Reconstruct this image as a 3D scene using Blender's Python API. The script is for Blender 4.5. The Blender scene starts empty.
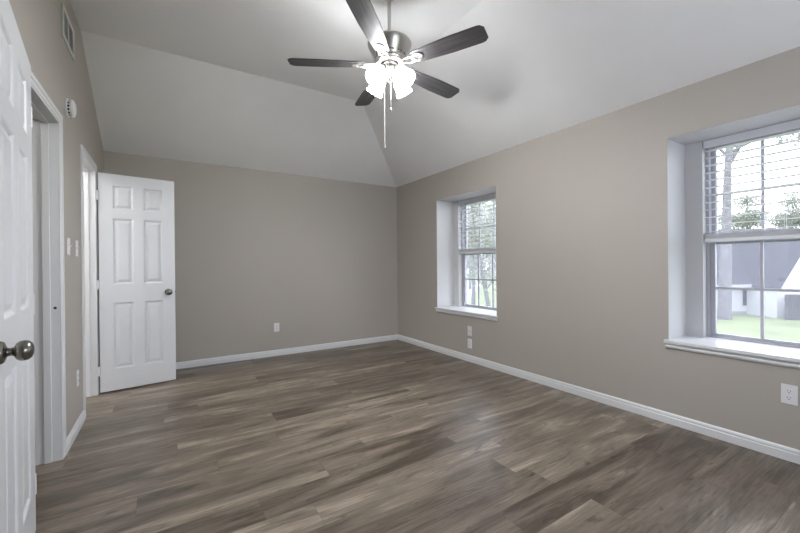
import bpy, bmesh, math, random
from mathutils import Vector, Matrix
C = bpy.context.scene.collection
PI = math.pi
rnd = random.Random(7)

# ------------------------------------------------------------------ camera
sc = bpy.context.scene
CAM_Z = 1.168
YAW, PITCH, ROLL = math.radians(32.329), math.radians(-0.13), math.radians(-0.513)
Fv = Vector((math.sin(YAW)*math.cos(PITCH), math.cos(YAW)*math.cos(PITCH), math.sin(PITCH)))
R0 = Vector((math.cos(YAW), -math.sin(YAW), 0)); U0 = R0.cross(Fv)
Rv = R0*math.cos(ROLL) + U0*math.sin(ROLL); Uv = -R0*math.sin(ROLL) + U0*math.cos(ROLL)
cd = bpy.data.cameras.new('camera'); cam = bpy.data.objects.new('camera', cd); C.objects.link(cam)
cd.sensor_width = 36; cd.lens = 16.58; cd.clip_start = 0.02; cd.clip_end = 400
cam.matrix_world = Matrix(((Rv.x, Uv.x, -Fv.x, 0), (Rv.y, Uv.y, -Fv.y, 0), (Rv.z, Uv.z, -Fv.z, CAM_Z), (0, 0, 0, 1)))
sc.camera = cam
# ------------------------------------------------------------------ sky, exposure
SKY = 4.2
FAN_LIGHT = 38.0
W = bpy.data.worlds.new('sky'); sc.world = W; W.use_nodes = True
nt = W.node_tree; nt.nodes.clear()
wo = nt.nodes.new('ShaderNodeOutputWorld'); bg = nt.nodes.new('ShaderNodeBackground')
tc = nt.nodes.new('ShaderNodeTexCoord'); mp = nt.nodes.new('ShaderNodeMapping'); no = nt.nodes.new('ShaderNodeTexNoise')
cr = nt.nodes.new('ShaderNodeValToRGB')
mp.inputs['Scale'].default_value = (1, 1, 2.5); no.inputs['Scale'].default_value = 2.2; no.inputs['Detail'].default_value = 5
cr.color_ramp.elements[0].position = 0.3; cr.color_ramp.elements[0].color = (0.74, 0.80, 0.92, 1)
cr.color_ramp.elements[1].position = 0.7; cr.color_ramp.elements[1].color = (0.93, 0.95, 1.0, 1)
nt.links.new(tc.outputs['Generated'], mp.inputs[0]); nt.links.new(mp.outputs[0], no.inputs[0])
nt.links.new(no.outputs['Fac'], cr.inputs[0]); nt.links.new(cr.outputs[0], bg.inputs[0])
bg.inputs[1].default_value = SKY; nt.links.new(bg.outputs[0], wo.inputs[0])
sc.view_settings.view_transform = 'Standard'; sc.view_settings.look = 'None'
sc.view_settings.gamma = 1.0; sc.view_settings.exposure = 0.72; sc.view_settings.use_curve_mapping = False
def portal(loc, rot, sx, sy):
    l = bpy.data.lights.new('sky_portal', 'AREA'); l.shape = 'RECTANGLE'; l.size = sx; l.size_y = sy
    l.cycles.is_portal = True
    o = bpy.data.objects.new('sky_portal', l); C.objects.link(o); o.location = loc; o.rotation_euler = rot

# ------------------------------------------------------------------ room numbers
XL, XR, YB, YN = -0.555, 3.09, 4.964, -1.0
HL, HF, RUN = 2.41, 3.03, 1.198       # wall height, flat ceiling height, run of the slopes
SK_H, SK_T = 0.078, 0.014
XW = 3.385                            # inner face of the narrow window wall
XO = 3.53                             # outside face
HALLX = -0.675                        # far face of the left wall

# ------------------------------------------------------------------ materials
def lin(c): return tuple(((v/255)/12.92 if v/255 <= .04045 else ((v/255+.055)/1.055)**2.4) for v in c)
def mat(name, col, rough=.5, metal=0, spec=.5, bump=0, bscale=200, vary=0, vscale=3, coat=0):
    m = bpy.data.materials.new(name); m.use_nodes = True; n = m.node_tree; b = n.nodes['Principled BSDF']
    b.inputs['Base Color'].default_value = (*col, 1); b.inputs['Roughness'].default_value = rough
    b.inputs['Metallic'].default_value = metal; b.inputs['Specular IOR Level'].default_value = spec
    b.inputs['Coat Weight'].default_value = coat
    t = n.nodes.new('ShaderNodeTexCoord')
    if bump:
        x = n.nodes.new('ShaderNodeTexNoise'); x.inputs['Scale'].default_value = bscale; x.inputs['Detail'].default_value = 3
        n.links.new(t.outputs['Object'], x.inputs['Vector'])
        bp = n.nodes.new('ShaderNodeBump'); bp.inputs['Strength'].default_value = bump; bp.inputs['Distance'].default_value = .002
        n.links.new(x.outputs['Fac'], bp.inputs['Height']); n.links.new(bp.outputs[0], b.inputs['Normal'])
    if vary:
        x = n.nodes.new('ShaderNodeTexNoise'); x.inputs['Scale'].default_value = vscale; x.inputs['Detail'].default_value = 4
        n.links.new(t.outputs['Object'], x.inputs['Vector'])
        r = n.nodes.new('ShaderNodeValToRGB')
        r.color_ramp.elements[0].position = .3; r.color_ramp.elements[1].position = .7
        r.color_ramp.elements[0].color = (*[v*(1-vary) for v in col], 1); r.color_ramp.elements[1].color = (*[min(1, v*(1+vary)) for v in col], 1)
        n.links.new(x.outputs['Fac'], r.inputs[0]); n.links.new(r.outputs[0], b.inputs['Base Color'])
    return m
M = {}
M['wall'] = mat('greige_wall_paint', (.435, .402, .363), .55, bump=.12, bscale=260, vary=.015, vscale=1.5, spec=.35)
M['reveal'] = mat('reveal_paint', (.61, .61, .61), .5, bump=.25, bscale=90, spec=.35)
M['ceil'] = mat('ceiling_paint', (.84, .84, .835), .8, bump=.3, bscale=60, spec=.2, vary=.012, vscale=3)
M['trim'] = mat('white_trim_paint', (.72, .73, .74), .35, bump=.03, bscale=400)
M['door'] = mat('white_door_paint', (.70, .715, .735), .32, bump=.05, bscale=300)
M['plate'] = mat('white_plastic', (.78, .78, .79), .35, bump=.01)
M['dark'] = mat('dark_slot', (.02, .02, .022), .6)
M['nickel'] = mat('brushed_nickel', (.55, .53, .50), .28, 1, bump=.05, bscale=500)
M['knob'] = mat('satin_nickel_knob', (.25, .24, .215), .25, 1, bump=.02, bscale=300)
M['blind'] = mat('white_blind', (.76, .76, .79), .45, bump=.02)
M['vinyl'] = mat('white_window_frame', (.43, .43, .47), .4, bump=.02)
M['hall'] = mat('pale_room_paint', (.80, .80, .80), .6, bump=.1)
M['kit'] = mat('satin_nickel_kit', (.30, .29, .28), .4, 1, bump=.05, bscale=500)
M['chain'] = mat('white_pull_cord', (.75, .75, .75), .5)
M['vent'] = mat('white_vent_metal', (.62, .62, .61), .45, bump=.02)
M['filter'] = mat('vent_cavity', (.012, .012, .013), .8, vary=.4, vscale=30)
M['siding'] = mat('white_siding', (.46, .46, .48), .7, vary=.03)
M['fascia'] = mat('white_fascia', (.38, .38, .40), .6, bump=.1)
M['shingle'] = mat('grey_shingles', (.055, .054, .063), .9, bump=.5, bscale=6, vary=.1, vscale=2)
M['fence'] = mat('weathered_fence', (.06, .058, .06), .9, vary=.2, vscale=1)
M['grass'] = mat('lawn', (.155, .185, .085), .95, vary=.22, vscale=.35)
M['concrete'] = mat('concrete_path', (.26, .26, .25), .9, vary=.06)
M['bark'] = mat('bark', (.14, .135, .145), .95, bump=.8, bscale=8, vary=.25, vscale=3)
M['brick'] = mat('outer_wall', (.35, .25, .2), .9, vary=.2, vscale=6)
M['dglass'] = mat('dark_window_glass', (.03, .032, .04), .5, spec=.1, vary=.1)
def leafmat(name, col):
    m = mat(name, col, .7, vary=.35, vscale=1.2); n = m.node_tree; b = n.nodes['Principled BSDF']
    tr = n.nodes.new('ShaderNodeBsdfTranslucent'); tr.inputs[0].default_value = (*col, 1); mx = n.nodes.new('ShaderNodeMixShader'); mx.inputs[0].default_value = .45
    n.links.new(b.outputs[0], mx.inputs[1]); n.links.new(tr.outputs[0], mx.inputs[2]); n.links.new(mx.outputs[0], n.nodes['Material Output'].inputs[0]); return m
M['leaf'] = leafmat('pale_green_leaves', (.30, .315, .27)); M['leaf2'] = leafmat('grey_green_leaves', (.27, .28, .265))
# window glass
def glass():
    m = bpy.data.materials.new('window_glass'); m.use_nodes = True; n = m.node_tree; n.nodes.remove(n.nodes['Principled BSDF'])
    t = n.nodes.new('ShaderNodeBsdfTransparent'); t.inputs[0].default_value = (.93, .94, .96, 1)
    g = n.nodes.new('ShaderNodeBsdfGlossy'); g.inputs['Roughness'].default_value = .02
    lw = n.nodes.new('ShaderNodeLayerWeight'); pw = n.nodes.new('ShaderNodeMath'); pw.operation = 'POWER'; pw.inputs[1].default_value = 4
    f = n.nodes.new('ShaderNodeMath'); f.operation = 'MULTIPLY_ADD'; f.inputs[1].default_value = .7; f.inputs[2].default_value = .03
    n.links.new(lw.outputs['Facing'], pw.inputs[0]); n.links.new(pw.outputs[0], f.inputs[0]); mx = n.nodes.new('ShaderNodeMixShader')
    n.links.new(f.outputs[0], mx.inputs[0]); n.links.new(t.outputs[0], mx.inputs[1]); n.links.new(g.outputs[0], mx.inputs[2])
    n.links.new(mx.outputs[0], n.nodes['Material Output'].inputs[0]); return m
M['glass'] = glass()
def screen():
    m = bpy.data.materials.new('insect_screen_mesh'); m.use_nodes = True; n = m.node_tree; n.nodes.remove(n.nodes['Principled BSDF'])
    t = n.nodes.new('ShaderNodeBsdfTransparent'); d = n.nodes.new('ShaderNodeBsdfDiffuse'); d.inputs[0].default_value = (.26, .26, .30, 1)
    d2 = n.nodes.new('ShaderNodeBsdfTranslucent'); d2.inputs[0].default_value = (.3, .3, .36, 1); a = n.nodes.new('ShaderNodeAddShader')
    mx = n.nodes.new('ShaderNodeMixShader'); mx.inputs[0].default_value = .11
    n.links.new(d.outputs[0], a.inputs[0]); n.links.new(d2.outputs[0], a.inputs[1])
    n.links.new(t.outputs[0], mx.inputs[1]); n.links.new(a.outputs[0], mx.inputs[2]); n.links.new(mx.outputs[0], n.nodes['Material Output'].inputs[0]); return m
M['screen'] = screen()
def emis(name, col, s):
    m = bpy.data.materials.new(name); m.use_nodes = True; n = m.node_tree; b = n.nodes['Principled BSDF']
    b.inputs['Base Color'].default_value = (.9, .9, .9, 1); b.inputs['Emission Color'].default_value = (*col, 1); b.inputs['Emission Strength'].default_value = s
    t = n.nodes.new('ShaderNodeTexNoise'); t.inputs['Scale'].default_value = 40; mr = n.nodes.new('ShaderNodeMapRange')
    mr.inputs[3].default_value = .45; mr.inputs[4].default_value = .55; n.links.new(t.outputs['Fac'], mr.inputs[0]); n.links.new(mr.outputs[0], b.inputs['Roughness'])
    return m
M['shade'] = emis('lit_frosted_glass', (.97, .98, 1), FAN_LIGHT)
M['bulb'] = emis('lit_bulb', (.97, .98, 1), FAN_LIGHT*24)
M['lamp'] = emis('lit_globe', (1, .98, .96), 75)
# floor planks: run along X
def floor_mat():
    m = bpy.data.materials.new('greybrown_wood_planks'); m.use_nodes = True; n = m.node_tree; L = n.links; b = n.nodes['Principled BSDF']
    N = lambda t: n.nodes.new(t)
    def math_(op, a, c=None):
        x = N('ShaderNodeMath'); x.operation = op
        for i, v in enumerate((a, c)):
            if v is None: continue
            if isinstance(v, (int, float)): x.inputs[i].default_value = v
            else: L.new(v, x.inputs[i])
        return x.outputs[0]
    t = N('ShaderNodeTexCoord'); s = N('ShaderNodeSeparateXYZ'); L.new(t.outputs['Object'], s.inputs[0])
    X, Y = s.outputs[0], s.outputs[1]
    PW, PL = .182, 1.22
    yy = math_('DIVIDE', math_('ADD', Y, .05), PW); row = math_('FLOOR', yy)
    w1 = N('ShaderNodeTexWhiteNoise'); w1.noise_dimensions = '1D'; L.new(row, w1.inputs['W'])
    xx = math_('ADD', math_('DIVIDE', X, PL), w1.outputs['Value']); col = math_('FLOOR', xx)
    cb = N('ShaderNodeCombineXYZ'); L.new(row, cb.inputs[0]); L.new(col, cb.inputs[1])
    w2 = N('ShaderNodeTexWhiteNoise'); w2.noise_dimensions = '3D'; L.new(cb.outputs[0], w2.inputs['Vector'])
    # grain coordinates, shifted per plank
    off = math_('MULTIPLY', w2.outputs['Value'], 37.0)
    def grain(sx, sy, detail, dist, k):
        c = N('ShaderNodeCombineXYZ'); L.new(math_('ADD', math_('MULTIPLY', X, sx), off), c.inputs[0]); L.new(math_('MULTIPLY', Y, sy), c.inputs[1]); L.new(math_('ADD', off, k), c.inputs[2])
        x = N('ShaderNodeTexNoise'); x.inputs['Scale'].default_value = 1; x.inputs['Detail'].default_value = detail; x.inputs['Distortion'].default_value = dist
        x.inputs['Roughness'].default_value = .6
        L.new(c.outputs[0], x.inputs['Vector']); return x.outputs['Fac']
    g1 = grain(1.1, 7.5, 4, 1.0, 1.0); g2 = grain(5.0, 110.0, 3, .4, 5.0); g3 = grain(3.5, 14.0, 2, 2.5, 9.0)
    v = math_('ADD', math_('MULTIPLY', w2.outputs['Value'], .34), math_('MULTIPLY', g1, 1.7))
    v = math_('ADD', v, math_('MULTIPLY', g2, .7))
    v = math_('SUBTRACT', v, .84)
    r = N('ShaderNodeValToRGB'); e = r.color_ramp.elements
    e[0].position = .20; e[0].color = (.068, .050, .035, 1); e[1].position = .86; e[1].color = (.33, .275, .213, 1)
    a = e.new(.42); a.color = (.130, .104, .079, 1); a = e.new(.68); a.color = (.200, .164, .126, 1)
    L.new(v, r.inputs[0])
    # knots / dark swirls
    kr = N('ShaderNodeMapRange'); kr.inputs[1].default_value = .60; kr.inputs[2].default_value = .72; kr.inputs[3].default_value = 1; kr.inputs[4].default_value = .55; L.new(g3, kr.inputs[0])
    # seams
    fy = math_('FRACT', yy); fx = math_('FRACT', xx)
    ey = math_('MINIMUM', fy, math_('SUBTRACT', 1.0, fy)); ex = math_('MINIMUM', fx, math_('SUBTRACT', 1.0, fx))
    sy = math_('GREATER_THAN', math_('MULTIPLY', ey, PW), .0009); sx = math_('GREATER_THAN', math_('MULTIPLY', ex, PL), .0009)
    seam = math_('ADD', math_('MULTIPLY', math_('MULTIPLY', sx, sy), .4), .6)
    mul = math_('MULTIPLY', kr.outputs[0], seam)
    mm = N('ShaderNodeVectorMath'); mm.operation = 'SCALE'; L.new(r.outputs[0], mm.inputs[0]); L.new(mul, mm.inputs['Scale'])
    L.new(mm.outputs[0], b.inputs['Base Color'])
    b.inputs['Specular IOR Level'].default_value = .5
    rr = N('ShaderNodeMapRange'); rr.inputs[3].default_value = .30; rr.inputs[4].default_value = .42; L.new(g1, rr.inputs[0]); L.new(rr.outputs[0], b.inputs['Roughness'])
    bp = N('ShaderNodeBump'); bp.inputs['Strength'].default_value = .15; bp.inputs['Distance'].default_value = .001
    L.new(math_('ADD', g2, seam), bp.inputs['Height']); L.new(bp.outputs[0], b.inputs['Normal'])
    return m
M['floor'] = floor_mat()
# fan blade wood
def blade_mat():
    m = mat('dark_walnut_blade', (.055, .05, .05), .45, spec=.3); n = m.node_tree; L = n.links; b = n.nodes['Principled BSDF']
    t = n.nodes.new('ShaderNodeTexCoord'); mp = n.nodes.new('ShaderNodeMapping'); mp.inputs['Scale'].default_value = (3, 60, 3)
    x = n.nodes.new('ShaderNodeTexNoise'); x.inputs['Scale'].default_value = 1; x.inputs['Detail'].default_value = 4
    r = n.nodes.new('ShaderNodeValToRGB'); r.color_ramp.elements[0].position = .35; r.color_ramp.elements[0].color = (.030, .028, .030, 1)
    r.color_ramp.elements[1].position = .7; r.color_ramp.elements[1].color = (.070, .066, .068, 1)
    L.new(t.outputs['Object'], mp.inputs[0]); L.new(mp.outputs[0], x.inputs[0]); L.new(x.outputs['Fac'], r.inputs[0]); L.new(r.outputs[0], b.inputs['Base Color']); return m
M['blade'] = blade_mat()

# ------------------------------------------------------------------ mesh helpers
def box(bm, a, b, mtx=None):
    x0, y0, z0 = [min(a[i], b[i]) for i in range(3)]; x1, y1, z1 = [max(a[i], b[i]) for i in range(3)]
    v = [Vector(p) for p in ((x0,y0,z0),(x1,y0,z0),(x1,y1,z0),(x0,y1,z0),(x0,y0,z1),(x1,y0,z1),(x1,y1,z1),(x0,y1,z1))]
    if mtx: v = [mtx @ p for p in v]
    v = [bm.verts.new(p) for p in v]
    for f in ((0,3,2,1),(4,5,6,7),(0,1,5,4),(1,2,6,5),(2,3,7,6),(3,0,4,7)): bm.faces.new([v[i] for i in f])
def bbox(bm, a, b, bev=.002, mtx=None):
    t = bmesh.new(); box(t, a, b); bmesh.ops.bevel(t, geom=list(t.edges), offset=bev, segments=2, affect='EDGES', profile=.5)
    merge(bm, t, mtx)
def merge(bm, t, mtx=None):
    if mtx: t.transform(mtx)
    me = bpy.data.meshes.new('tmp'); t.to_mesh(me); t.free(); bm.from_mesh(me); bpy.data.meshes.remove(me)
def lathe(bm, prof, n=32, mtx=None, cap=True):
    rings = []
    for r, z in prof:
        ring = []
        for i in range(n):
            a = 2*PI*i/n; p = Vector((r*math.cos(a), r*math.sin(a), z))
            ring.append(bm.verts.new(mtx @ p if mtx else p))
        rings.append(ring)
    for k in range(len(rings)-1):
        for i in range(n):
            j = (i+1) % n; bm.faces.new((rings[k][i], rings[k][j], rings[k+1][j], rings[k+1][i]))
    if cap:
        bm.faces.new(rings[0][::-1]); bm.faces.new(rings[-1])
def tube(bm, pts, r, n=8, r2=None):
    rings = []
    for k, p in enumerate(pts):
        p = Vector(p); a = Vector(pts[max(0, k-1)]); b = Vector(pts[min(len(pts)-1, k+1)]); d = (b-a).normalized()
        u = d.cross(Vector((0, 0, 1)));
        if u.length < .01: u = d.cross(Vector((1, 0, 0)))
        u.normalize(); w = d.cross(u); rr = r if r2 is None else r+(r2-r)*k/(len(pts)-1)
        rings.append([bm.verts.new(p + u*rr*math.cos(2*PI*i/n) + w*rr*math.sin(2*PI*i/n)) for i in range(n)])
    for k in range(len(rings)-1):
        for i in range(n):
            j = (i+1) % n; bm.faces.new((rings[k][i], rings[k][j], rings[k+1][j], rings[k+1][i]))
    bm.faces.new(rings[0][::-1]); bm.faces.new(rings[-1])
def prism(bm, prof, a, b, mtx=None):
    """2-D profile (u,v) swept from a to b; u = horizontal normal to the path, v = up"""
    a, b = Vector(a), Vector(b); d = (b-a).normalized(); u = Vector((0, 0, 1)).cross(d).normalized(); v = Vector((0, 0, 1))
    A = [a+u*x+v*y for x, y in prof]; B = [b+u*x+v*y for x, y in prof]
    if mtx: A = [mtx @ p for p in A]; B = [mtx @ p for p in B]
    A = [bm.verts.new(p) for p in A]; B = [bm.verts.new(p) for p in B]; n = len(prof)
    for i in range(n): bm.faces.new((A[i], A[(i+1) % n], B[(i+1) % n], B[i]))
    bm.faces.new(A[::-1]); bm.faces.new(B)
def obj(name, bm, m, parent=None, smooth=False, loc=None, rot=None):
    bmesh.ops.recalc_face_normals(bm, faces=bm.faces)
    me = bpy.data.meshes.new(name); bm.to_mesh(me); bm.free()
    for x in (m if isinstance(m, (list, tuple)) else [m]): me.materials.append(x)
    if smooth:
        for p in me.polygons: p.use_smooth = True
        me.set_sharp_from_angle(angle=math.radians(35))
    o = bpy.data.objects.new(name, me); C.objects.link(o)
    if parent: o.parent = parent
    if loc: o.location = loc
    if rot: o.rotation_euler = rot
    return o
def thing(name, label, cat, loc=(0, 0, 0), rotz=0, group=None, kind=None):
    o = bpy.data.objects.new(name, None); C.objects.link(o); o.empty_display_size = .1
    o.location = loc; o.rotation_euler = (0, 0, rotz); return tag(o, label, cat, group, kind)
def tag(o, label, cat, group=None, kind=None):
    if label: o['label'] = label
    if cat: o['category'] = cat
    if group: o['group'] = group
    if kind: o['kind'] = kind
    return o
def struct(name, bm, m, label=None, cat=None, smooth=False):
    return tag(obj(name, bm, m, smooth=smooth), label, cat, kind='structure')
B = bmesh.new

# ------------------------------------------------------------------ shell
W1 = dict(y0=2.885, y1=3.945, z0=.60, z1=2.045, iy0=2.985, iy1=3.845)
W2 = dict(y0=.165, y1=1.225, z0=.61, z1=2.075, iy0=.255, iy1=1.115)
D1 = (2.24, 3.012, 2.055); D2 = (3.775, 4.352, 2.060)
W_FILL = dict(x0=.7, x1=2.5, z0=.75, z1=2.1)  # added opening out of view, brightens the back wall with skylight
bm = B(); box(bm, (-3.2, YN-.15, -.12), (XR+.02, YB+.15, 0)); struct('floor', bm, M['floor'], 'grey-brown wood plank floor running across the empty bedroom', 'floor')
# right wall: thick outer skin with recesses
bm = B()
def wall_pieces(bm, xa, xb, wins, keyy, z_top):
    ys = [YN-.15]
    segs = sorted([(w[keyy[0]], w[keyy[1]], w) for w in wins], key=lambda t: t[0])
    y = YN-.15
    for a, b, w in segs:
        box(bm, (xa, y, -.12), (xb, a, z_top)); box(bm, (xa, a, -.12), (xb, b, w['z0'])); box(bm, (xa, a, w['z1']), (xb, b, z_top)); y = b
    box(bm, (xa, y, -.12), (xb, YB+.15, z_top))
wall_pieces(bm, XR, XW, (W1, W2), ('y0', 'y1'), HL)
nf = len(bm.faces)
wall_pieces(bm, XW, XO, (W1, W2), ('iy0', 'iy1'), HL)
bm.faces.ensure_lookup_table(); bm.faces.index_update()
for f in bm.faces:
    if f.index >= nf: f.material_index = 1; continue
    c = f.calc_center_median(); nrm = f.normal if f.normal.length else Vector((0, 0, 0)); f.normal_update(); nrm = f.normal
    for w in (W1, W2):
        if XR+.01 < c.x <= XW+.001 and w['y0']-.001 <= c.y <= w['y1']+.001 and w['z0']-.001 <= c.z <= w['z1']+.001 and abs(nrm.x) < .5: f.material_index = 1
struct('wall_right', bm, [M['wall'], M['reveal']], 'greige right wall with two deep window recesses', 'wall')
bm = B(); box(bm, (XL-.1, YB, -.12), (XR, YB+.15, HL)); struct('wall_back', bm, M['wall'], 'greige back wall of the bedroom behind the open white door', 'wall')
# left wall with two door openings
bm = B(); y = YN-.15; ZT = HF+.05
for a, b, h in (D1, D2):
    box(bm, (HALLX, y, -.12), (XL, a-.02, ZT)); box(bm, (HALLX, a-.02, h+.02), (XL, b+.02, ZT)); y = b+.02
box(bm, (HALLX, y, -.12), (XL, YB, ZT)); struct('wall_left', bm, M['wall'], 'greige left wall with two doorways', 'wall')
# near wall behind the camera, with an opening added for fill daylight
bm = B(); box(bm, (XL, YN-.15, 0), (W_FILL['x0'], YN, ZT)); box(bm, (W_FILL['x1'], YN-.15, 0), (XR, YN, ZT))
box(bm, (W_FILL['x0'], YN-.15, 0), (W_FILL['x1'], YN, W_FILL['z0'])); box(bm, (W_FILL['x0'], YN-.15, W_FILL['z1']), (W_FILL['x1'], YN, ZT)); struct('wall_near', bm, M['wall'], 'greige wall behind the viewpoint', 'wall')
# ceiling: flat centre, slope to back wall, slope to right wall
bm = B(); e = .16; s = (HF-HL)/RUN
T = .06
def slab(bm, pts):
    lo = [bm.verts.new(p) for p in pts]; hi = [bm.verts.new((p[0], p[1], p[2]+T)) for p in pts]; n = len(pts)
    bm.faces.new(lo[::-1]); bm.faces.new(hi)
    for i in range(n): bm.faces.new((lo[i], lo[(i+1) % n], hi[(i+1) % n], hi[i]))
xc, yc = XR-RUN, YB-RUN
slab(bm, [(XL, YN, HF), (xc, YN, HF), (xc, yc, HF), (XL, yc, HF)])
slab(bm, [(XL, yc, HF), (xc, yc, HF), (XR, YB, HL), (XL, YB, HL)])
slab(bm, [(xc, YN, HF), (XR, YN, HL), (XR, YB, HL), (xc, yc, HF)])
struct('ceiling', bm, M['ceil'], 'pale grey vaulted ceiling sloping down to back and right walls', 'ceiling')
# roof deck outside the ceiling, keeps daylight out of the wall tops
bm = B(); box(bm, (XL-.15, YN-.3, HF+.12), (XO+.1, YB+.3, HF+.2)); box(bm, (XO-.02, YN-.3, HL-.001), (XO+.1, YB+.3, HF+.12)); box(bm, (XL-.15, YB+.15, HL-.1), (XO, YB+.3, HF+.12)); box(bm, (XL-.15, YN-.3, HF), (XO, YN-.15, HF+.12))
struct('trim_roof', bm, M['brick'])
# rooms beyond the doorways
bm = B(); box(bm, (-3.2, .8, 0), (-2.2, .9, 2.44)); box(bm, (-2.2, .8, 0), (HALLX, .9, 2.44)); box(bm, (-3.2, .9, 0), (-3.1, 3.3, 2.44)); box(bm, (-3.1, 3.2, 0), (HALLX, 3.3, 2.44)); box(bm, (-3.2, .8, 2.44), (HALLX, 3.3, 2.5))
struct('wall_hall', bm, M['wall'])
bm = B(); box(bm, (-2.4, 3.3, 0), (-2.3, YB+.1, 2.44)); box(bm, (-2.4, YB, 0), (XL-.1, YB+.1, 2.44)); box(bm, (-2.3, 3.3, 0), (HALLX, 3.36, 2.44)); box(bm, (-2.4, 3.3, 2.44), (HALLX, YB+.1, 2.5))
struct('wall_side_room', bm, M['hall'])

# ------------------------------------------------------------------ baseboards
skp = [(0, 0), (SK_T, 0), (SK_T, SK_H*.62), (SK_T*.75, SK_H*.68), (SK_T*.75, SK_H*.76), (SK_T*.9, SK_H*.80), (SK_T*.7, SK_H*.92), (SK_T*.35, SK_H), (0, SK_H)]
def skirt(name, a, b, label):
    bm = B(); prism(bm, skp, a, b); struct(name, bm, M['trim'], label, 'baseboard')
CW, CT = .066, .013
# u = up x d ; the room must lie on +u
skirt('baseboard_back', (XR, YB, 0), (XL, YB, 0), 'white baseboard along the back wall')
skirt('baseboard_right', (XR, YN, 0), (XR, YB-.0, 0), 'white baseboard along the right wall below the windows')
skirt('baseboard_left', (XL, D2[0]-CW, 0), (XL, D1[1]+CW, 0), 'short white baseboard between the two doorways')
skirt('baseboard_corner', (XL, YB, 0), (XL, D2[1]+CW, 0), 'white baseboard in the corner behind the open door')
skirt('baseboard_near', (XL, D1[0]-CW, 0), (XL, YN, 0), 'white baseboard on the near left wall')
skirt('baseboard_behind', (XL, YN, 0), (XR, YN, 0), 'white baseboard behind the viewpoint')

# ------------------------------------------------------------------ door casings and jambs
def casing(name, D, label):
    a, b, h = D; bm = B()
    for xx, sg in ((XL, 1), (HALLX, -1)):
        # moulded section: thin inner edge, thicker outer edge
        for q0, q1, t in ((0, CW*.22, CT*.6), (CW*.22, CW*.6, CT*.8), (CW*.6, CW, CT)):
            for y0, y1 in ((a-q1, a-q0), (b+q0, b+q1)): bbox(bm, (xx, y0, 0), (xx+sg*t, y1, h+q0), .0015)
            bbox(bm, (xx, a-q1, h+q0), (xx+sg*t, b+q1, h+q1), .0015)
    for y0, y1 in ((a-.02, a), (b, b+.02)): box(bm, (HALLX, y0, 0), (XL, y1, h+.02))
    box(bm, (HALLX, a, h), (XL, b, h+.02))
    sx0, sx1 = XL-.075, XL-.040     # stop moulding
    for y0, y1 in ((a, a+.011), (b-.011, b)): bbox(bm, (sx0, y0, 0), (sx1, y1, h), .002)
    bbox(bm, (sx0, a, h-.011), (sx1, b, h), .002)
    return struct(name, bm, M['trim'], label, 'door frame')
c1 = casing('trim_1', D1, 'white casing and jamb of the nearer doorway on the left wall')
casing('trim_2', D2, 'white casing and jamb of the far doorway beside the open door')
bm = B(); bbox(bm, (XL-.033, D1[1]-.0015, .90), (XL-.006, D1[1]+.001, .96), .0005); sp = obj('strike_plate', bm, M['trim'], c1)
bm = B(); lathe(bm, [(.008, -.0005), (.008, .001)], 16, Matrix.Translation((XL-.02, D1[1]-.002, .93)) @ Matrix.Rotation(PI/2, 4, 'X')); obj('latch_hole', bm, M['dark'], sp)

# ------------------------------------------------------------------ six panel doors
def door_leaf(w, h, t):
    """x along the width from the hinge, y thickness 0..t (front face y=0), z up"""
    bm = B(); st = .17*w; mu = .135*w; pw = (w-2*st-mu)/2
    xs = [0, st, st+pw, st+pw+mu, w-st, w]; zs = [0, .20, .825, 1.00, 1.625, 1.712, 1.938, h]
    for side in (0, 1):
        y0 = 0 if side == 0 else t; sg = 1 if side == 0 else -1
        for i in range(5):
            for k in range(7):
                a, b, c, d = xs[i], xs[i+1], zs[k], zs[k+1]
                def ring(ins, dep): return [bm.verts.new((x, y0+sg*dep, z)) for x, z in ((a+ins, c+ins), (b-ins, c+ins), (b-ins, d-ins), (a+ins, d-ins))]
                if i in (1, 3) and k in (1, 3, 5):
                    rs = [ring(0, 0), ring(.006, .003), ring(.012, .010), ring(.020, .0105), ring(.042, .0025), ring(.046, .002)]
                    for p, q in zip(rs, rs[1:]):
                        for j in range(4): bm.faces.new((p[j], p[(j+1) % 4], q[(j+1) % 4], q[j]))
                    bm.faces.new(rs[-1])
                else: bm.faces.new(ring(0, 0))
    for p in (((0,0,0),(0,t,0),(0,t,h),(0,0,h)), ((w,0,0),(w,t,0),(w,t,h),(w,0,h)), ((0,0,0),(w,0,0),(w,t,0),(0,t,0)), ((0,0,h),(w,0,h),(w,t,h),(0,t,h))):
        bm.faces.new([bm.verts.new(q) for q in p])
    bmesh.ops.remove_doubles(bm, verts=bm.verts, dist=1e-5); return bm
def knob(parent, x, z, t):
    prof_r = [(.033, 0), (.033, .004), (.029, .010), (.020, .013), (.013, .016), (.0120, .020), (.0120, .026), (.015, .030), (.0235, .034), (.0290, .042), (.0300, .051), (.0280, .060), (.022, .067), (.012, .071), (.004, .072)]
    for sg, y in ((-1, 0), (1, t)):
        bm = B(); m = Matrix.Translation((x, y, z)) @ Matrix.Rotation(PI/2 if sg < 0 else -PI/2, 4, 'X')
        lathe(bm, prof_r, 36, m); obj('door_knob', bm, M['knob'], parent, smooth=True)
    bm = B(); bbox(bm, (x+.058, t*.5-.012, z-.028), (x+.0615, t*.5+.012, z+.028), .0005); bbox(bm, (x+.06, t*.5-.006, z-.008), (x+.068, t*.5+.006, z+.008), .002); obj('latch_plate', bm, M['knob'], parent)
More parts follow.
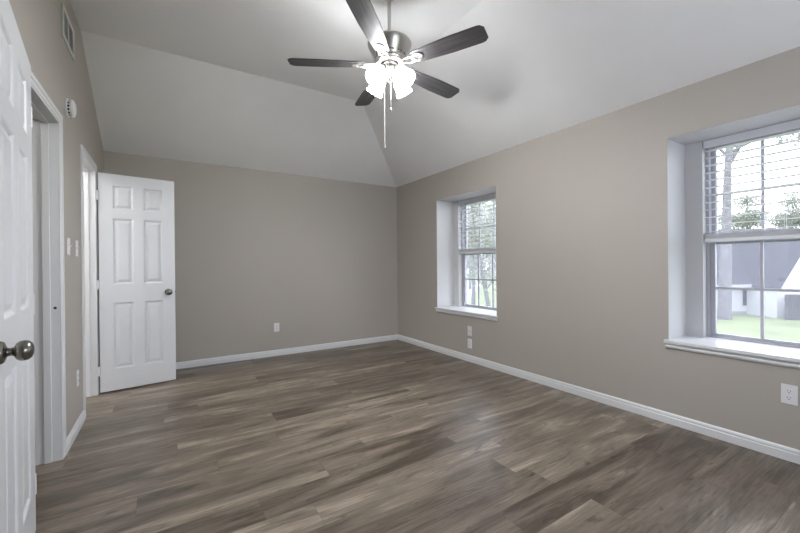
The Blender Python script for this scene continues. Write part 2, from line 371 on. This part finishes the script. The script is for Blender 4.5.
def hinge(parent, zs, t, yb):
    for z in zs:
        bm = B(); lathe(bm, [(.0065, z-.045), (.0065, z+.045)], 16, Matrix.Translation((-.004, yb, 0)))
        bbox(bm, (-.002, min(yb, t-.03), z-.044), (.0005, max(yb, t-.002), z+.044), .0005); bbox(bm, (-.03, yb-.0055, z-.044), (-.004, yb-.0035, z+.044), .0005) if yb < .01 else None
        obj('hinge', bm, M['trim'], parent, smooth=True)
# door 1: folded back against the near left wall; front face looks into the room
a1 = math.radians(7.1)
d1 = thing('door_1', 'white six-panel door folded back against the near left wall', 'door', (-.501, 2.25, .012), math.atan2(-math.cos(a1), math.sin(a1)), kind='structure')
# local x runs to -Y; local +y -> +X side, so the face seen is y = t
w1, t1 = .805, .035
lf = obj('door_leaf', door_leaf(w1, 2.052, t1), M['door'], d1); lf.location = (0, -t1, 0)
kk = bpy.data.objects.new('knob_set', None)
g = thing('knobs', None, None); bpy.data.objects.remove(g)
bpy.data.objects.remove(kk)
def shift_children(parent, before, dy):
    for o in list(parent.children):
        if o not in before: o.location.y += dy
bf = list(d1.children); knob(d1, w1-.062, .915, t1); hinge(d1, (.2, 1.0, 1.83), t1, t1*.9); shift_children(d1, bf, -t1)
# door 2: swung into the room
a2 = math.radians(8.44)
d2 = thing('door_2', 'white six-panel door standing open in front of the back wall', 'door', (-.530, 4.366, .016), a2, kind='structure')
w2_, t2 = .607, .035
obj('door_leaf', door_leaf(w2_, 2.040, t2), M['door'], d2)
knob(d2, w2_-.06, .905, t2); hinge(d2, (.2, 1.0, 1.83), t2, -.002)

# ------------------------------------------------------------------ windows
def sash(bm, y0, y1, z0, z1, x, fw, fb, ft):
    for a, b in (((y0, z0), (y0+fw, z1)), ((y1-fw, z0), (y1, z1)), ((y0+fw, z0), (y1-fw, z0+fb)), ((y0+fw, z1-ft), (y1-fw, z1))):
        bbox(bm, (x, a[0], a[1]), (x+.028, b[0], b[1]), .002)
def window(n, w, label):
    iy0, iy1, z0, z1 = w['iy0'], w['iy1'], w['z0'], w['z1']
    t = thing('window_%d' % n, label, 'window', (XW, (iy0+iy1)/2, z0), kind='structure'); t['kind'] = 'structure'
    oy, oz = -(iy0+iy1)/2, -z0
    def P(name, bm, m, par=t, **k):
        bmesh.ops.translate(bm, verts=bm.verts, vec=(-XW, oy, oz)) ; return obj(name, bm, m, par, **k)
    X0 = 3.452
    # outer frame with track
    bm = B(); F_ = .022
    for a, b in (((iy0, z0), (iy0+F_, z1)), ((iy1-F_, z0), (iy1, z1)), ((iy0+F_, z0), (iy1-F_, z0+.012)), ((iy0+F_, z1-.02), (iy1-F_, z1))):
        bbox(bm, (X0-.012, a[0], a[1]), (XO-.01, b[0], b[1]), .002)
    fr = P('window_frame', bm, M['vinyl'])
    ym0, ym1 = iy0+F_, iy1-F_; zm = 1.325
    gx = .036
    for nm, za, zb, x in (('lower_sash', z0+.012, zm+.02, X0), ('upper_sash', zm-.018, z1-.02, X0+.032)):
        bm = B(); sash(bm, ym0, ym1, za, zb, x, gx-.006, .022, .026)
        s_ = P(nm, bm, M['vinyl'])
        ga, gb, gc, gd = ym0+gx-.008, ym1-gx+.008, za+.02, zb-.024
        bm = B()
        for k in (1, 2): yy = ga+(gb-ga)*k/3; bbox(bm, (x+.006, yy-.009, gc), (x+.022, yy+.009, gd), .002)
        zz = (gc+gd)/2; bbox(bm, (x+.0065, ga, zz-.009), (x+.0215, gb, zz+.009), .002)
        P('muntin', bm, M['vinyl'], s_)
        bm = B(); box(bm, (x+.0125, ga-.004, gc-.004), (x+.0155, gb+.004, gd+.004)); P('glass_pane', bm, M['glass'], s_)
    bm = B(); box(bm, (XO-.022, ym0, z0+.012), (XO-.021, ym1, zm)); P('insect_screen', bm, M['screen'])
    # sill board and apron
    bm = B(); e_ = .022; p_ = .028
    prof = [(0, 0), (-.001, -.026), (p_*-1+.004, -.026), (-p_, -.020), (-p_, -.006), (-p_+.005, 0)]
    bbox(bm, (XR-p_, w['y0']-e_, z0-.022), (XR+.001, w['y1']+e_, z0+.002), .004)
    box(bm, (XR, w['y0']+.001, z0-.001), (X0-.012, w['y1']-.001, z0+.002)) if False else bbox(bm, (XR-.002, w['y0']+.0005, z0-.01), (X0-.010, w['y1']-.0005, z0+.002), .0005)
    P('window_sill', bm, M['trim'])
    bm = B(); pr = [(0, 0), (.005, 0), (.005, -.010), (.017, -.014), (.020, -.022), (.014, -.034), (0, -.040)]
    prism(bm, pr, (XR, w['y0']-e_+.006, z0-.022), (XR, w['y1']+e_-.006, z0-.022)); P('sill_apron', bm, M['trim'])
    return t
window(1, W1, 'far small-paned white window in a deep recess of right wall')
window(2, W2, 'nearer white window with view of the neighbouring house')
def blind(w, label):
    iy0, iy1, z1 = w['iy0']+.006, w['iy1']-.006, w['z1']; ln = iy1-iy0
    t = thing('window_blind', label, 'window blind', (3.412, (iy0+iy1)/2, z1), group='window blinds')
    h = ln/2; zr0 = 1.322-z1
    bm = B(); bbox(bm, (-.028, -h, -.058), (-.022, h, -.002), .002); bbox(bm, (-.022, -h+.004, -.045), (.024, h-.004, 0), .002); obj('headrail', bm, M['blind'], t)
    zt = -.075; zb = zr0+.075; n = int(round((zt-zb)/.057))
    for k in range(n+1):
        z = zt+(zb-zt)*k/n; bm = B(); mt = Matrix.Translation((0, 0, z)) @ Matrix.Rotation(math.radians(1), 4, 'Y')
        bbox(bm, (-.026, -h+.003, -.0016), (.026, h-.003, .0016), .0006, mt); obj('slat', bm, M['blind'], t)
    for k in range(8):
        z = zr0+.026+k*.0048; bm = B(); bbox(bm, (-.024, -h+.003, z-.0014), (.024, h-.003, z+.0014), .0006); obj('slat', bm, M['blind'], t)
    bm = B(); bbox(bm, (-.025, -h+.002, zr0), (.025, h-.002, zr0+.023), .004); obj('bottom_rail', bm, M['blind'], t)
    for yy in (h-.07, 0, -h+.07):
        for xx in (-.0255, .0255):
            bm = B(); tube(bm, [(xx, yy, -.05), (xx, yy, zr0+.02)], .0011, 6); obj('ladder_cord', bm, M['blind'], t)
    return t
blind(W1, 'half-raised white blind in the far window')
blind(W2, 'half-raised white blind in the nearer right window')
portal((XO+.02, (W1['iy0']+W1['iy1'])/2, 1.32), (0, PI/2, 0), 1.45, .86)
portal((XO+.02, (W2['iy0']+W2['iy1'])/2, 1.34), (0, PI/2, 0), 1.47, .86)
portal(((W_FILL['x0']+W_FILL['x1'])/2, YN-.17, (W_FILL['z0']+W_FILL['z1'])/2), (PI/2, 0, 0), W_FILL['x1']-W_FILL['x0'], W_FILL['z1']-W_FILL['z0'])
bpy.context.view_layer.update()
# added window behind the viewpoint, unseen, lets in daylight to fill the room
t = thing('window_3', 'added unseen window behind the viewpoint for fill daylight', 'window', (1.6, YN-.1, W_FILL['z0']), kind='structure')
bm = B(); hw = .9; hh = W_FILL['z1']-W_FILL['z0']
for a, b in (((-hw, 0), (-hw+.04, hh)), ((hw-.04, 0), (hw, hh)), ((-hw+.04, 0), (hw-.04, .04)), ((-hw+.04, hh-.04), (hw-.04, hh)), ((-.02, .04), (.02, hh-.04))):
    bbox(bm, (a[0], -.03, a[1]), (b[0], .03, b[1]), .003)
obj('window_frame', bm, M['vinyl'], t)
bm = B(); box(bm, (-hw+.03, -.002, .03), (hw-.03, .002, hh-.03)); obj('glass_pane', bm, M['glass'], t)

# ------------------------------------------------------------------ ceiling fan
FX, FY, FZ = 1.279, 2.127, 2.515
fan = thing('ceiling_fan', 'brushed nickel ceiling fan with five dark blades and four lit glass shades', 'ceiling fan', (FX, FY, HF))
def at(z): return z-HF
bm = B(); lathe(bm, [(.066, 0), (.066, -.012), (.060, -.035), (.042, -.058), (.022, -.068), (.016, -.070)], 40); obj('canopy', bm, M['nickel'], fan, smooth=True)
bm = B(); lathe(bm, [(.0125, -.06), (.0125, at(2.735))], 20); obj('downrod', bm, M['nickel'], fan, smooth=True)
bm = B(); lathe(bm, [(.014, at(2.735)), (.024, at(2.731)), (.030, at(2.712)), (.034, at(2.688)), (.060, at(2.680)), (.118, at(2.671)), (.142, at(2.662)), (.148, at(2.651)), (.144, at(2.636)), (.128, at(2.603)), (.112, at(2.574)), (.104, at(2.556)), (.098, at(2.548)), (.060, at(2.546))], 56)
mh = obj('motor_housing', bm, M['nickel'], fan, smooth=True)
# vent slots around the lower housing
for k in range(12):
    bm = B(); a = 2*PI*k/12+.1; m = Matrix.Rotation(a, 4, 'Z'); bbox(bm, (.104, -.017, at(2.564)), (.112, .017, at(2.572)), .002, m)
    obj('vent_slot', bm, M['dark'], mh)
bm = B(); lathe(bm, [(.060, at(2.548)), (.092, at(2.545)), (.098, at(2.535)), (.098, at(2.520)), (.088, at(2.512)), (.050, at(2.510))], 48); obj('flywheel', bm, M['nickel'], fan, smooth=True)
def blade_bm(r0=.165, r1=.665, wd=.132):
    bm = B(); n = 26; top = []; bot = []; outl = []
    L_ = r1-r0
    pts = []
    for i in range(n+1):
        s_ = i/n; x = r0+L_*s_
        hw_ = wd/2*(.72+.28*min(1, s_/.55)**.8)
        e0 = .045
        if x > r1-e0: q = (x-(r1-e0))/e0; hw_ *= .62+.38*math.sqrt(max(0, 1-q*q))
        if x < r0+.03: q = ((r0+.03)-x)/.03; hw_ *= .55+.45*math.sqrt(max(0, 1-q*q))
        pts.append((x, hw_))
    out = [(x, h_) for x, h_ in pts]+[(x, -h_) for x, h_ in reversed(pts)]
    tv = [bm.verts.new((x, y, .003)) for x, y in out]; bv = [bm.verts.new((x, y, -.003)) for x, y in out]
    bm.faces.new(tv); bm.faces.new(bv[::-1])
    for i in range(len(out)): j = (i+1) % len(out); bm.faces.new((tv[i], tv[j], bv[j], bv[i]))
    return bm
def iron_bm():
    bm = B()
    # arm from flywheel, widening to a plate with a ring
    for sy in (-1, 1): tube(bm, [(.085, sy*.016, .004), (.12, sy*.020, -.004), (.155, sy*.026, -.010), (.19, sy*.022, -.0085)], .006, 8)
    t = B(); n = 24
    o = [(.212+.042*math.cos(2*PI*i/n), .033*math.sin(2*PI*i/n)) for i in range(n)]; i_ = [(.205+.020*math.cos(2*PI*i/n), .016*math.sin(2*PI*i/n)) for i in range(n)]
    for z, fl in ((-.0045, 0), (-.0095, 1)):
        A_ = [t.verts.new((x, y, z)) for x, y in o]; B_ = [t.verts.new((x, y, z)) for x, y in i_]
        for i in range(n): t.faces.new((A_[i], A_[(i+1) % n], B_[(i+1) % n], B_[i]))
        if fl == 0: A0, B0 = A_, B_
        else:
            for i in range(n):
                t.faces.new((A0[i], A0[(i+1) % n], A_[(i+1) % n], A_[i])); t.faces.new((B0[i], B0[(i+1) % n], B_[(i+1) % n], B_[i]))
    merge(bm, t)
    for x, y in ((.240, 0), (.215, .027), (.215, -.027)): lathe(bm, [(.004, -.009), (.004, -.012), (.002, -.013)], 10, Matrix.Translation((x, y, 0)))
    return bm
pitch = Matrix.Rotation(math.radians(-11), 4, 'X')
for k in range(5):
    a = math.radians(152.3+72*k)
    bm = blade_bm(); bm.transform(pitch); b_ = obj('fan_blade', bm, M['blade'], fan, loc=(0, 0, at(FZ)), rot=(0, 0, a))
    bm = iron_bm(); bm.transform(pitch); obj('blade_bracket', bm, M['nickel'], b_, smooth=True)
# light kit
bm = B(); lathe(bm, [(.045, at(2.512)), (.062, at(2.508)), (.066, at(2.498)), (.062, at(2.478)), (.050, at(2.462)), (.046, at(2.440)), (.040, at(2.425)), (.020, at(2.415)), (.010, at(2.405)), (.004, at(2.400))], 40)
lk = obj('light_kit', bm, M['kit'], fan, smooth=True)
view = math.atan2(-FY, -FX)
for k in range(4):
    a = view+PI/4+PI/2*k+math.radians(2)
    m = Matrix.Translation((0, 0, at(2.470))) @ Matrix.Rotation(a, 4, 'Z') @ Matrix.Translation((.066, 0, 0)) @ Matrix.Rotation(math.radians(180-42), 4, 'Y')
    bm = B(); lathe(bm, [(.012, -.025), (.014, 0), (.024, .006), (.027, .022), (.025, .030)], 24, m); hd = obj('lamp_holder', bm, M['kit'], fan, smooth=True)
    bm = B(); lathe(bm, [(.026, .024), (.036, .030), (.041, .045), (.045, .062), (.046, .080), (.049, .100), (.056, .120), (.059, .128), (.057, .129), (.046, .100), (.043, .080), (.042, .062), (.037, .045), (.029, .034)], 36, m, cap=False)
    sh = obj('lamp_shade', bm, M['shade'], fan, smooth=True)
    bm = B(); lathe(bm, [(.010, .030), (.012, .045), (.024, .065), (.029, .082), (.024, .100), (.012, .110), (.003, .112)], 24, m); obj('light_bulb', bm, M['bulb'], sh, smooth=True)
rv = Vector((math.cos(YAW), -math.sin(YAW), 0)); fv = Vector((math.sin(YAW), math.cos(YAW), 0))
def cord(off, z0, z1, m, r, fob):
    bm = B(); p = rv*off[0]+fv*off[1]
    tube(bm, [(p.x, p.y, at(z0)), (p.x, p.y, at((z0+z1)/2)), (p.x, p.y, at(z1))], r, 6); c = obj('pull_chain', bm, m, fan)
    bm = B(); lathe(bm, fob, 14, Matrix.Translation((p.x, p.y, at(z1)))); obj('chain_fob', bm, m, c, smooth=True)
cord((-.036, -.02), 2.455, 1.975, M['chain'], .0018, [(.001, .004), (.003, 0), (.0035, -.012), (.002, -.018)])
cord((.006, -.03), 2.42, 2.215, M['nickel'], .0022, [(.001, .004), (.004, 0), (.0065, -.012), (.006, -.022), (.003, -.028)])

# ------------------------------------------------------------------ wall fittings
# local frame of a plate: +x out of the wall, y across, z up
def plate(name, label, cat, loc, rz, group, kindp):
    t = thing(name, label, cat, loc, rz, group)
    bm = B(); bbox(bm, (0, -.035, -.0575), (.006, .035, .0575), .0025); obj('cover_plate', bm, M['plate'], t)
    if kindp == 'duplex':
        for s_ in (-1, 1):
            bm = B(); tt = B(); lathe(tt, [(.0172, 0), (.0172, .0022), (.0165, .003)], 28); tt.transform(Matrix.Diagonal((1, .82, 1, 1)))
            merge(bm, tt, Matrix.Translation((.0055, 0, s_*.0195)) @ Matrix.Rotation(PI/2, 4, 'Y')); r_ = obj('receptacle', bm, M['plate'], t, smooth=True)
            bm = B(); c_ = s_*.0195
            box(bm, (.008, -.0078, c_-.001), (.0092, -.0056, c_+.0075)); box(bm, (.008, .0056, c_-.0005), (.0092, .0078, c_+.0065))
            lathe(bm, [(.0026, 0), (.0026, .0012)], 12, Matrix.Translation((.008, 0, c_-.0075)) @ Matrix.Rotation(PI/2, 4, 'Y')); obj('socket_slots', bm, M['dark'], r_)
        bm = B(); lathe(bm, [(.003, 0), (.0025, .0015)], 12, Matrix.Translation((.006, 0, 0)) @ Matrix.Rotation(PI/2, 4, 'Y')); obj('screw', bm, M['vent'], t)
    elif kindp == 'toggle':
        bm = B(); bbox(bm, (.004, -.005, -.012), (.0075, .005, .012), .001); bbox(bm, (.006, -.004, -.001), (.017, .004, .010), .0015); obj('switch_lever', bm, M['plate'], t)
        for s_ in (-1, 1):
            bm = B(); lathe(bm, [(.003, 0), (.0025, .0015)], 12, Matrix.Translation((.006, 0, s_*.030)) @ Matrix.Rotation(PI/2, 4, 'Y')); obj('screw', bm, M['vent'], t)
    else:
        bm = B(); lathe(bm, [(.0075, 0), (.0075, .003), (.0045, .0035), (.0045, .010)], 16, Matrix.Translation((.006, 0, 0)) @ Matrix.Rotation(PI/2, 4, 'Y')); obj('coaxial_jack', bm, M['nickel'], t, smooth=True)
    return t
plate('wall_outlet', 'white double socket low on the back wall', 'outlet', (1.213, YB, .372), -PI/2, 'wall outlets', 'duplex')
plate('wall_outlet', 'white double socket below the nearer right window, largest of the wall plates', 'outlet', (XR, .609, .390), PI, 'wall outlets', 'duplex')
plate('wall_outlet', 'lower of two white plates below the far window, a socket', 'outlet', (XR, 3.315, .220), PI, 'wall outlets', 'duplex')
plate('cable_plate', 'upper of two white plates below the far window', 'wall plate', (XR, 3.315, .370), PI, None, 'coax')
plate('wall_outlet', 'white socket low on the left wall between the doorways', 'outlet', (XL, 3.50, .377), 0, 'wall outlets', 'duplex')
plate('light_switch', 'white light switch on left wall, nearer to the near doorway', 'light switch', (XL, 3.255, 1.315), 0, 'light switches', 'toggle')
plate('light_switch', 'white light switch on left wall, closer to the far doorway', 'light switch', (XL, 3.52, 1.315), 0, 'light switches', 'toggle')
# smoke detector
t = thing('smoke_detector', 'round white smoke detector high on the left wall', 'smoke detector', (XL, 3.245, 2.235))
RY = Matrix.Rotation(PI/2, 4, 'Y')
bm = B(); lathe(bm, [(.058, 0), (.060, .003), (.060, .012), (.050, .014)], 40, RY); obj('mounting_base', bm, M['plate'], t, smooth=True)
bm = B(); lathe(bm, [(.048, .013), (.048, .026)], 40, RY); obj('vent_ring', bm, M['dark'], t, smooth=True)
bm = B()
for k in range(14): bbox(bm, (.013, -.004, .0465), (.027, .004, .052), .001, Matrix.Rotation(2*PI*k/14, 4, 'X'))
obj('grille_rib', bm, M['plate'], t)
bm = B(); lathe(bm, [(.048, .024), (.056, .026), (.057, .034), (.050, .043), (.030, .049), (.006, .051)], 40, RY); obj('cover_dome', bm, M['plate'], t, smooth=True)
# return air vent
VY0, VY1, VZ0, VZ1 = 3.135, 3.475, 2.655, 2.87
t = thing('air_vent', 'white framed return air vent high on the left wall', 'air vent', (XL, (VY0+VY1)/2, (VZ0+VZ1)/2))
hy, hz = (VY1-VY0)/2, (VZ1-VZ0)/2; bm = B()
for a, b in (((-hy, -hz), (-hy+.03, hz)), ((hy-.03, -hz), (hy, hz)), ((-hy+.03, -hz), (hy-.03, -hz+.03)), ((-hy+.03, hz-.03), (hy-.03, hz))): bbox(bm, (0, a[0], a[1]), (.010, b[0], b[1]), .003)
bbox(bm, (0, -.012, -hz+.03), (.008, .012, hz-.03), .001); obj('vent_frame', bm, M['vent'], t)
bm = B(); box(bm, (.0005, -hy+.02, -hz+.02), (.0015, hy-.02, hz-.02)); obj('vent_cavity', bm, M['filter'], t)
n = 15
for k in range(n):
    z = -hz+.036+(2*hz-.072)*k/(n-1); bm = B(); mt = Matrix.Translation((.004, 0, z)) @ Matrix.Rotation(math.radians(42), 4, 'Y')
    for y0, y1 in ((-hy+.03, -.012), (.012, hy-.03)): box(bm, (-.0026, y0, -.0004), (.0026, y1, .0004), mt)
    obj('louvre', bm, M['vent'], t)
# side room ceiling lamp
t = thing('ceiling_light', 'white globe ceiling light in the bright room beyond the far doorway', 'ceiling light', (-1.5, 3.95, 2.44))
bm = B(); lathe(bm, [(.08, 0), (.08, -.02), (.07, -.025)], 32); obj('lamp_base', bm, M['nickel'], t, smooth=True)
bm = B(); lathe(bm, [(.07, -.022), (.10, -.05), (.11, -.09), (.095, -.135), (.055, -.165), (.01, -.175)], 32); obj('lamp_shade', bm, M['lamp'], t, smooth=True)
t = thing('ceiling_light', 'white globe ceiling light in the hallway beyond the near doorway', 'ceiling light', (-1.6, 2.2, 2.44))
bm = B(); lathe(bm, [(.08, 0), (.08, -.02), (.07, -.025)], 32); obj('lamp_base', bm, M['nickel'], t, smooth=True)
M['lamp2'] = emis('lit_hall_globe', (1, .97, .93), 26)
bm = B(); lathe(bm, [(.07, -.022), (.10, -.05), (.11, -.09), (.095, -.135), (.055, -.165), (.01, -.175)], 32); obj('lamp_shade', bm, M['lamp2'], t, smooth=True)

# ------------------------------------------------------------------ outdoors (ground is one storey below)
GZ = -3.25
def pix(x, y, d):   # point seen at a pixel at depth d: only used to place far things
    return Vector((0, 0, CAM_Z)) + (Fv + Rv*((x-400)/368.5) + Uv*((266.5-y)/368.5))*d
bm = B(); n = 2
v = [bm.verts.new(p) for p in ((XO, -60, GZ), (160, -60, GZ), (160, 160, GZ), (XO, 160, GZ))]; bm.faces.new(v)
struct('ground_lawn', bm, M['grass'], 'green lawn outside below the windows', 'lawn')
bm = B(); v = [(22, 34), (27, 30), (62, 62), (56, 68)]; a = [bm.verts.new((x, y, GZ+.02)) for x, y in v]; bm.faces.new(a); struct('ground_path', bm, M['concrete'], 'pale concrete path across the lawn beyond far window', 'path')
# neighbour's house, about thirty metres off; its own frame: x across the view, y away
D0 = 31.6; K = 1/368.5
hx = Rv.copy(); hx.z = 0; hx.normalize(); hy_ = Fv.copy(); hy_.z = 0; hy_.normalize()
hang = math.atan2(hx.y, hx.x)
org = hx*30.0 + hy_*D0
house = thing('neighbour_house', 'white single-storey house with grey shingle roof seen through nearer window', 'house', (org.x, org.y, GZ), hang)
EV = 2.49
bm = B(); box(bm, (-9, 0, 0), (12, 10, EV)); obj('house_wall', bm, M['siding'], house)
bm = B()
def gable(bm, x0, x1, y0, y1, z0, z1, th=.18):  # ridge along x
    ym = (y0+y1)/2
    for ya, yb in ((y0, ym), (ym, y1)):
        za, zb = (z0, z1) if ya == y0 else (z1, z0)
        v = [(x0, ya, za), (x1, ya, za), (x1, yb, zb), (x0, yb, zb)]; lo = [bm.verts.new(p) for p in v]; hi = [bm.verts.new((p[0], p[1], p[2]+th)) for p in v]
        bm.faces.new(lo[::-1]); bm.faces.new(hi)
        for i in range(4): bm.faces.new((lo[i], lo[(i+1) % 4], hi[(i+1) % 4], hi[i]))
gable(bm, -9.6, 12.5, -.6, 10.6, EV-.1, 7.6); obj('house_roof', bm, M['shingle'], house)
for x in (-9, 12):
    bm = B(); a = [bm.verts.new(p) for p in ((x, 0, EV), (x, 10, EV), (x, 5, 7.3))]; bm.faces.new(a)
    obj('gable_wall', bm, M['siding'], house)
bm = B(); box(bm, (-9.6, -.66, EV-.16), (12.5, -.6, EV+.08)); obj('roof_fascia', bm, M['fascia'], house)
bm = B(); box(bm, (-9, -.05, 0), (12, 0, .25)); obj('house_foundation', bm, M['concrete'], house)
def hwin(x0, x1, z0, z1):
    bm = B(); box(bm, (x0-.06, -.05, z0-.06), (x1+.06, -.005, z1+.06)); f = obj('window_frame', bm, M['fascia'], house)
    bm = B(); box(bm, (x0, -.07, z0), (x1, -.052, z1)); obj('glass_pane', bm, M['dglass'], f)
hwin(-.66, -.12, .75, 2.15); hwin(-4.6, -3.6, .75, 2.15)
# front wing, gable facing the bedroom
wx0, wx1 = -.35, 5.05; wm = (wx0+wx1)/2; ap = 6.9
bm = B(); pts = [(wx0, -2.6, 0), (wx1, -2.6, 0), (wx1, -2.6, EV), (wm, -2.6, ap), (wx0, -2.6, EV)]
A_ = [bm.verts.new(p) for p in pts]; B_ = [bm.verts.new((p[0], .5, p[2])) for p in pts]; bm.faces.new(A_); bm.faces.new(B_[::-1])
for i in range(5): bm.faces.new((A_[i], A_[(i+1) % 5], B_[(i+1) % 5], B_[i]))
obj('wing_wall', bm, M['siding'], house)
bm = B()
for xa, xb in ((wx0-.15, wm), (wx1+.15, wm)):
    za = EV-.15*(ap-EV)/(wm-wx0); v = [(xa, -3.1, za), (xb, -3.1, ap), (xb, 5, ap), (xa, 5, za)]
    lo = [bm.verts.new(p) for p in v]; hi = [bm.verts.new((p[0], p[1], p[2]+.18)) for p in v]; bm.faces.new(lo); bm.faces.new(hi)
    for i in range(4): bm.faces.new((lo[i], lo[(i+1) % 4], hi[(i+1) % 4], hi[i]))
obj('wing_roof', bm, M['shingle'], house)
bm = B()
for xa, xb in ((wx0-.15, wm), (wx1+.15, wm)):
    za = EV-.15*(ap-EV)/(wm-wx0); v = [(xa, -3.14, za-.12), (xb, -3.14, ap-.12), (xb, -3.14, ap+.2), (xa, -3.14, za+.2)]
    lo = [bm.verts.new(p) for p in v]; hi = [bm.verts.new((p[0], -3.1, p[2])) for p in v]; bm.faces.new(lo); bm.faces.new(hi)
    for i in range(4): bm.faces.new((lo[i], lo[(i+1) % 4], hi[(i+1) % 4], hi[i]))
obj('wing_fascia', bm, M['fascia'], house)
f_ = thing('wooden_fence', 'weathered grey board fence beside the white house', 'fence', tuple(org+hx*2.4-hy_*3.6+Vector((0, 0, GZ))), hang)
bm = B()
for k in range(40): x = -3.15+.16*k; box(bm, (x, 0, .03), (x+.15, .025, 1.95+.02*rnd.random()))
obj('fence_boards', bm, M['fence'], f_)
bm = B()
for z in (.4, 1.6): box(bm, (-3.15, .025, z), (3.25, .07, z+.09))
obj('fence_rails', bm, M['fence'], f_)

def tree(label, base, h, r0, lean, crowns, leaves, lsz, m, seed, name='leafy_tree', group=None):
    rr = random.Random(seed); t = thing(name, label, 'tree', (base.x, base.y, GZ), 0, group)
    bm = B(); top = Vector((lean[0], lean[1], h)); pts = [Vector((0, 0, -.1))+top*0, top*.3+Vector((rr.uniform(-.1, .1), rr.uniform(-.1, .1), 0)), top*.6+Vector((rr.uniform(-.2, .2), rr.uniform(-.2, .2), 0)), top]
    tube(bm, pts, r0, 12, r0*.35)
    for (cx, cy, cz, cr_) in crowns:
        for q in range(3):
            s = top*min(.95, max(.3, (cz/h)*rr.uniform(.72, .92))); e = Vector((cx, cy, cz))+Vector((rr.uniform(-1, 1), rr.uniform(-1, 1), rr.uniform(-.5, 1)))*cr_*.6
            mid = s.lerp(e, .5)+Vector((rr.uniform(-.3, .3), rr.uniform(-.3, .3), rr.uniform(0, .5))); tube(bm, [s, mid, e], r0*.26, 6, r0*.05)
    obj('trunk', bm, M['bark'], t, smooth=True)
    vs, fs = [], []
    tot = sum(c[3]**2 for c in crowns)
    for (cx, cy, cz, cr_) in crowns:
        for _ in range(int(leaves*cr_**2/tot)):
            d = Vector((rr.gauss(0, 1), rr.gauss(0, 1), rr.gauss(0, 1))).normalized()*cr_*(rr.random()**.45); d.z *= .75
            c = Vector((cx, cy, cz))+d; u = Vector((rr.gauss(0, 1), rr.gauss(0, 1), rr.gauss(0, 1))).normalized(); w = u.cross(Vector((rr.gauss(0, 1), rr.gauss(0, 1), rr.gauss(0, 1)))).normalized()
            s = lsz*rr.uniform(.6, 1.4); i = len(vs); vs += [c-u*s, c+w*s*.5, c+u*s, c-w*s*.5]; fs.append((i, i+1, i+2, i+3))
    me = bpy.data.meshes.new('foliage'); me.from_pydata(vs, [], fs); me.materials.append(m); o = bpy.data.objects.new('foliage', me); C.objects.link(o); o.parent = t
    return t
def gp(x, d): # ground point in the direction of image column x
    p = (Fv + Rv*((x-400)*K))*d; return Vector((p.x, p.y, 0))
tree('large tree with thick grey trunk left of the white house', gp(724, 28.8), 17, .46, (.6, -.3), [(1, 0, 17, 3.2), (2.8, -2.2, 16.5, 2.2), (-2, 2.5, 16, 2.6), (4.3, -3.2, 14.6, 1.5)], 4200, .16, M['leaf2'], 3)
for i, (x, d, h) in enumerate(((702, 76, 18), (748, 76, 18.5), (794, 76, 18.5), (840, 76, 19))):
    tree(['pale tree behind the neighbouring roof, leftmost of the row', 'pale tree behind the neighbouring roof, second from left', 'pale tree behind the neighbouring roof, third from left', 'pale tree behind the neighbouring roof, rightmost of the row'][i],
         gp(x, d), h, .3, (.2, .1), [(0, 0, h*.72, 3.0), (1.6, -1.1, h*.74, 2.5), (-1.6, 1.1, h*.7, 2.5), (0, 0, h*.92, 2.4)], 5200, .2, M['leaf'], 20+i, group='trees behind the neighbouring house')
for i, (x, d, h, ln) in enumerate(((493, 24, 9.5, (-1.2, .9)), (473, 37, 11, (.4, .2)), (500, 51, 12, (-.3, .3)), (470, 68, 14, (.2, 0)))):
    tree(['leaning tree nearest outside the far window', 'leafy tree just behind the leaning tree', 'leafy tree farther off, right side of far window view', 'most distant tree in the far window view'][i],
         gp(x, d), h, .17 if d < 30 else .24, ln, ([(-.4, .3, 4.4, 1.7), (-.2, .1, 3.4, 1.2)] if d < 30 else [(.3, 0, h*.36, 1.9)])+[(ln[0], ln[1], h*.80, 2.8), (ln[0]+2, ln[1]-1.6, h*.66, 2.3), (ln[0]-2, ln[1]+1.6, h*.66, 2.3), (ln[0], ln[1], h*.52, 2.0), (ln[0]+.5, ln[1]-.5, h, 2)], 9000, .09 if d < 40 else .16, M['leaf2'] if i % 2 else M['leaf'], 40+i, group='trees outside the far window')
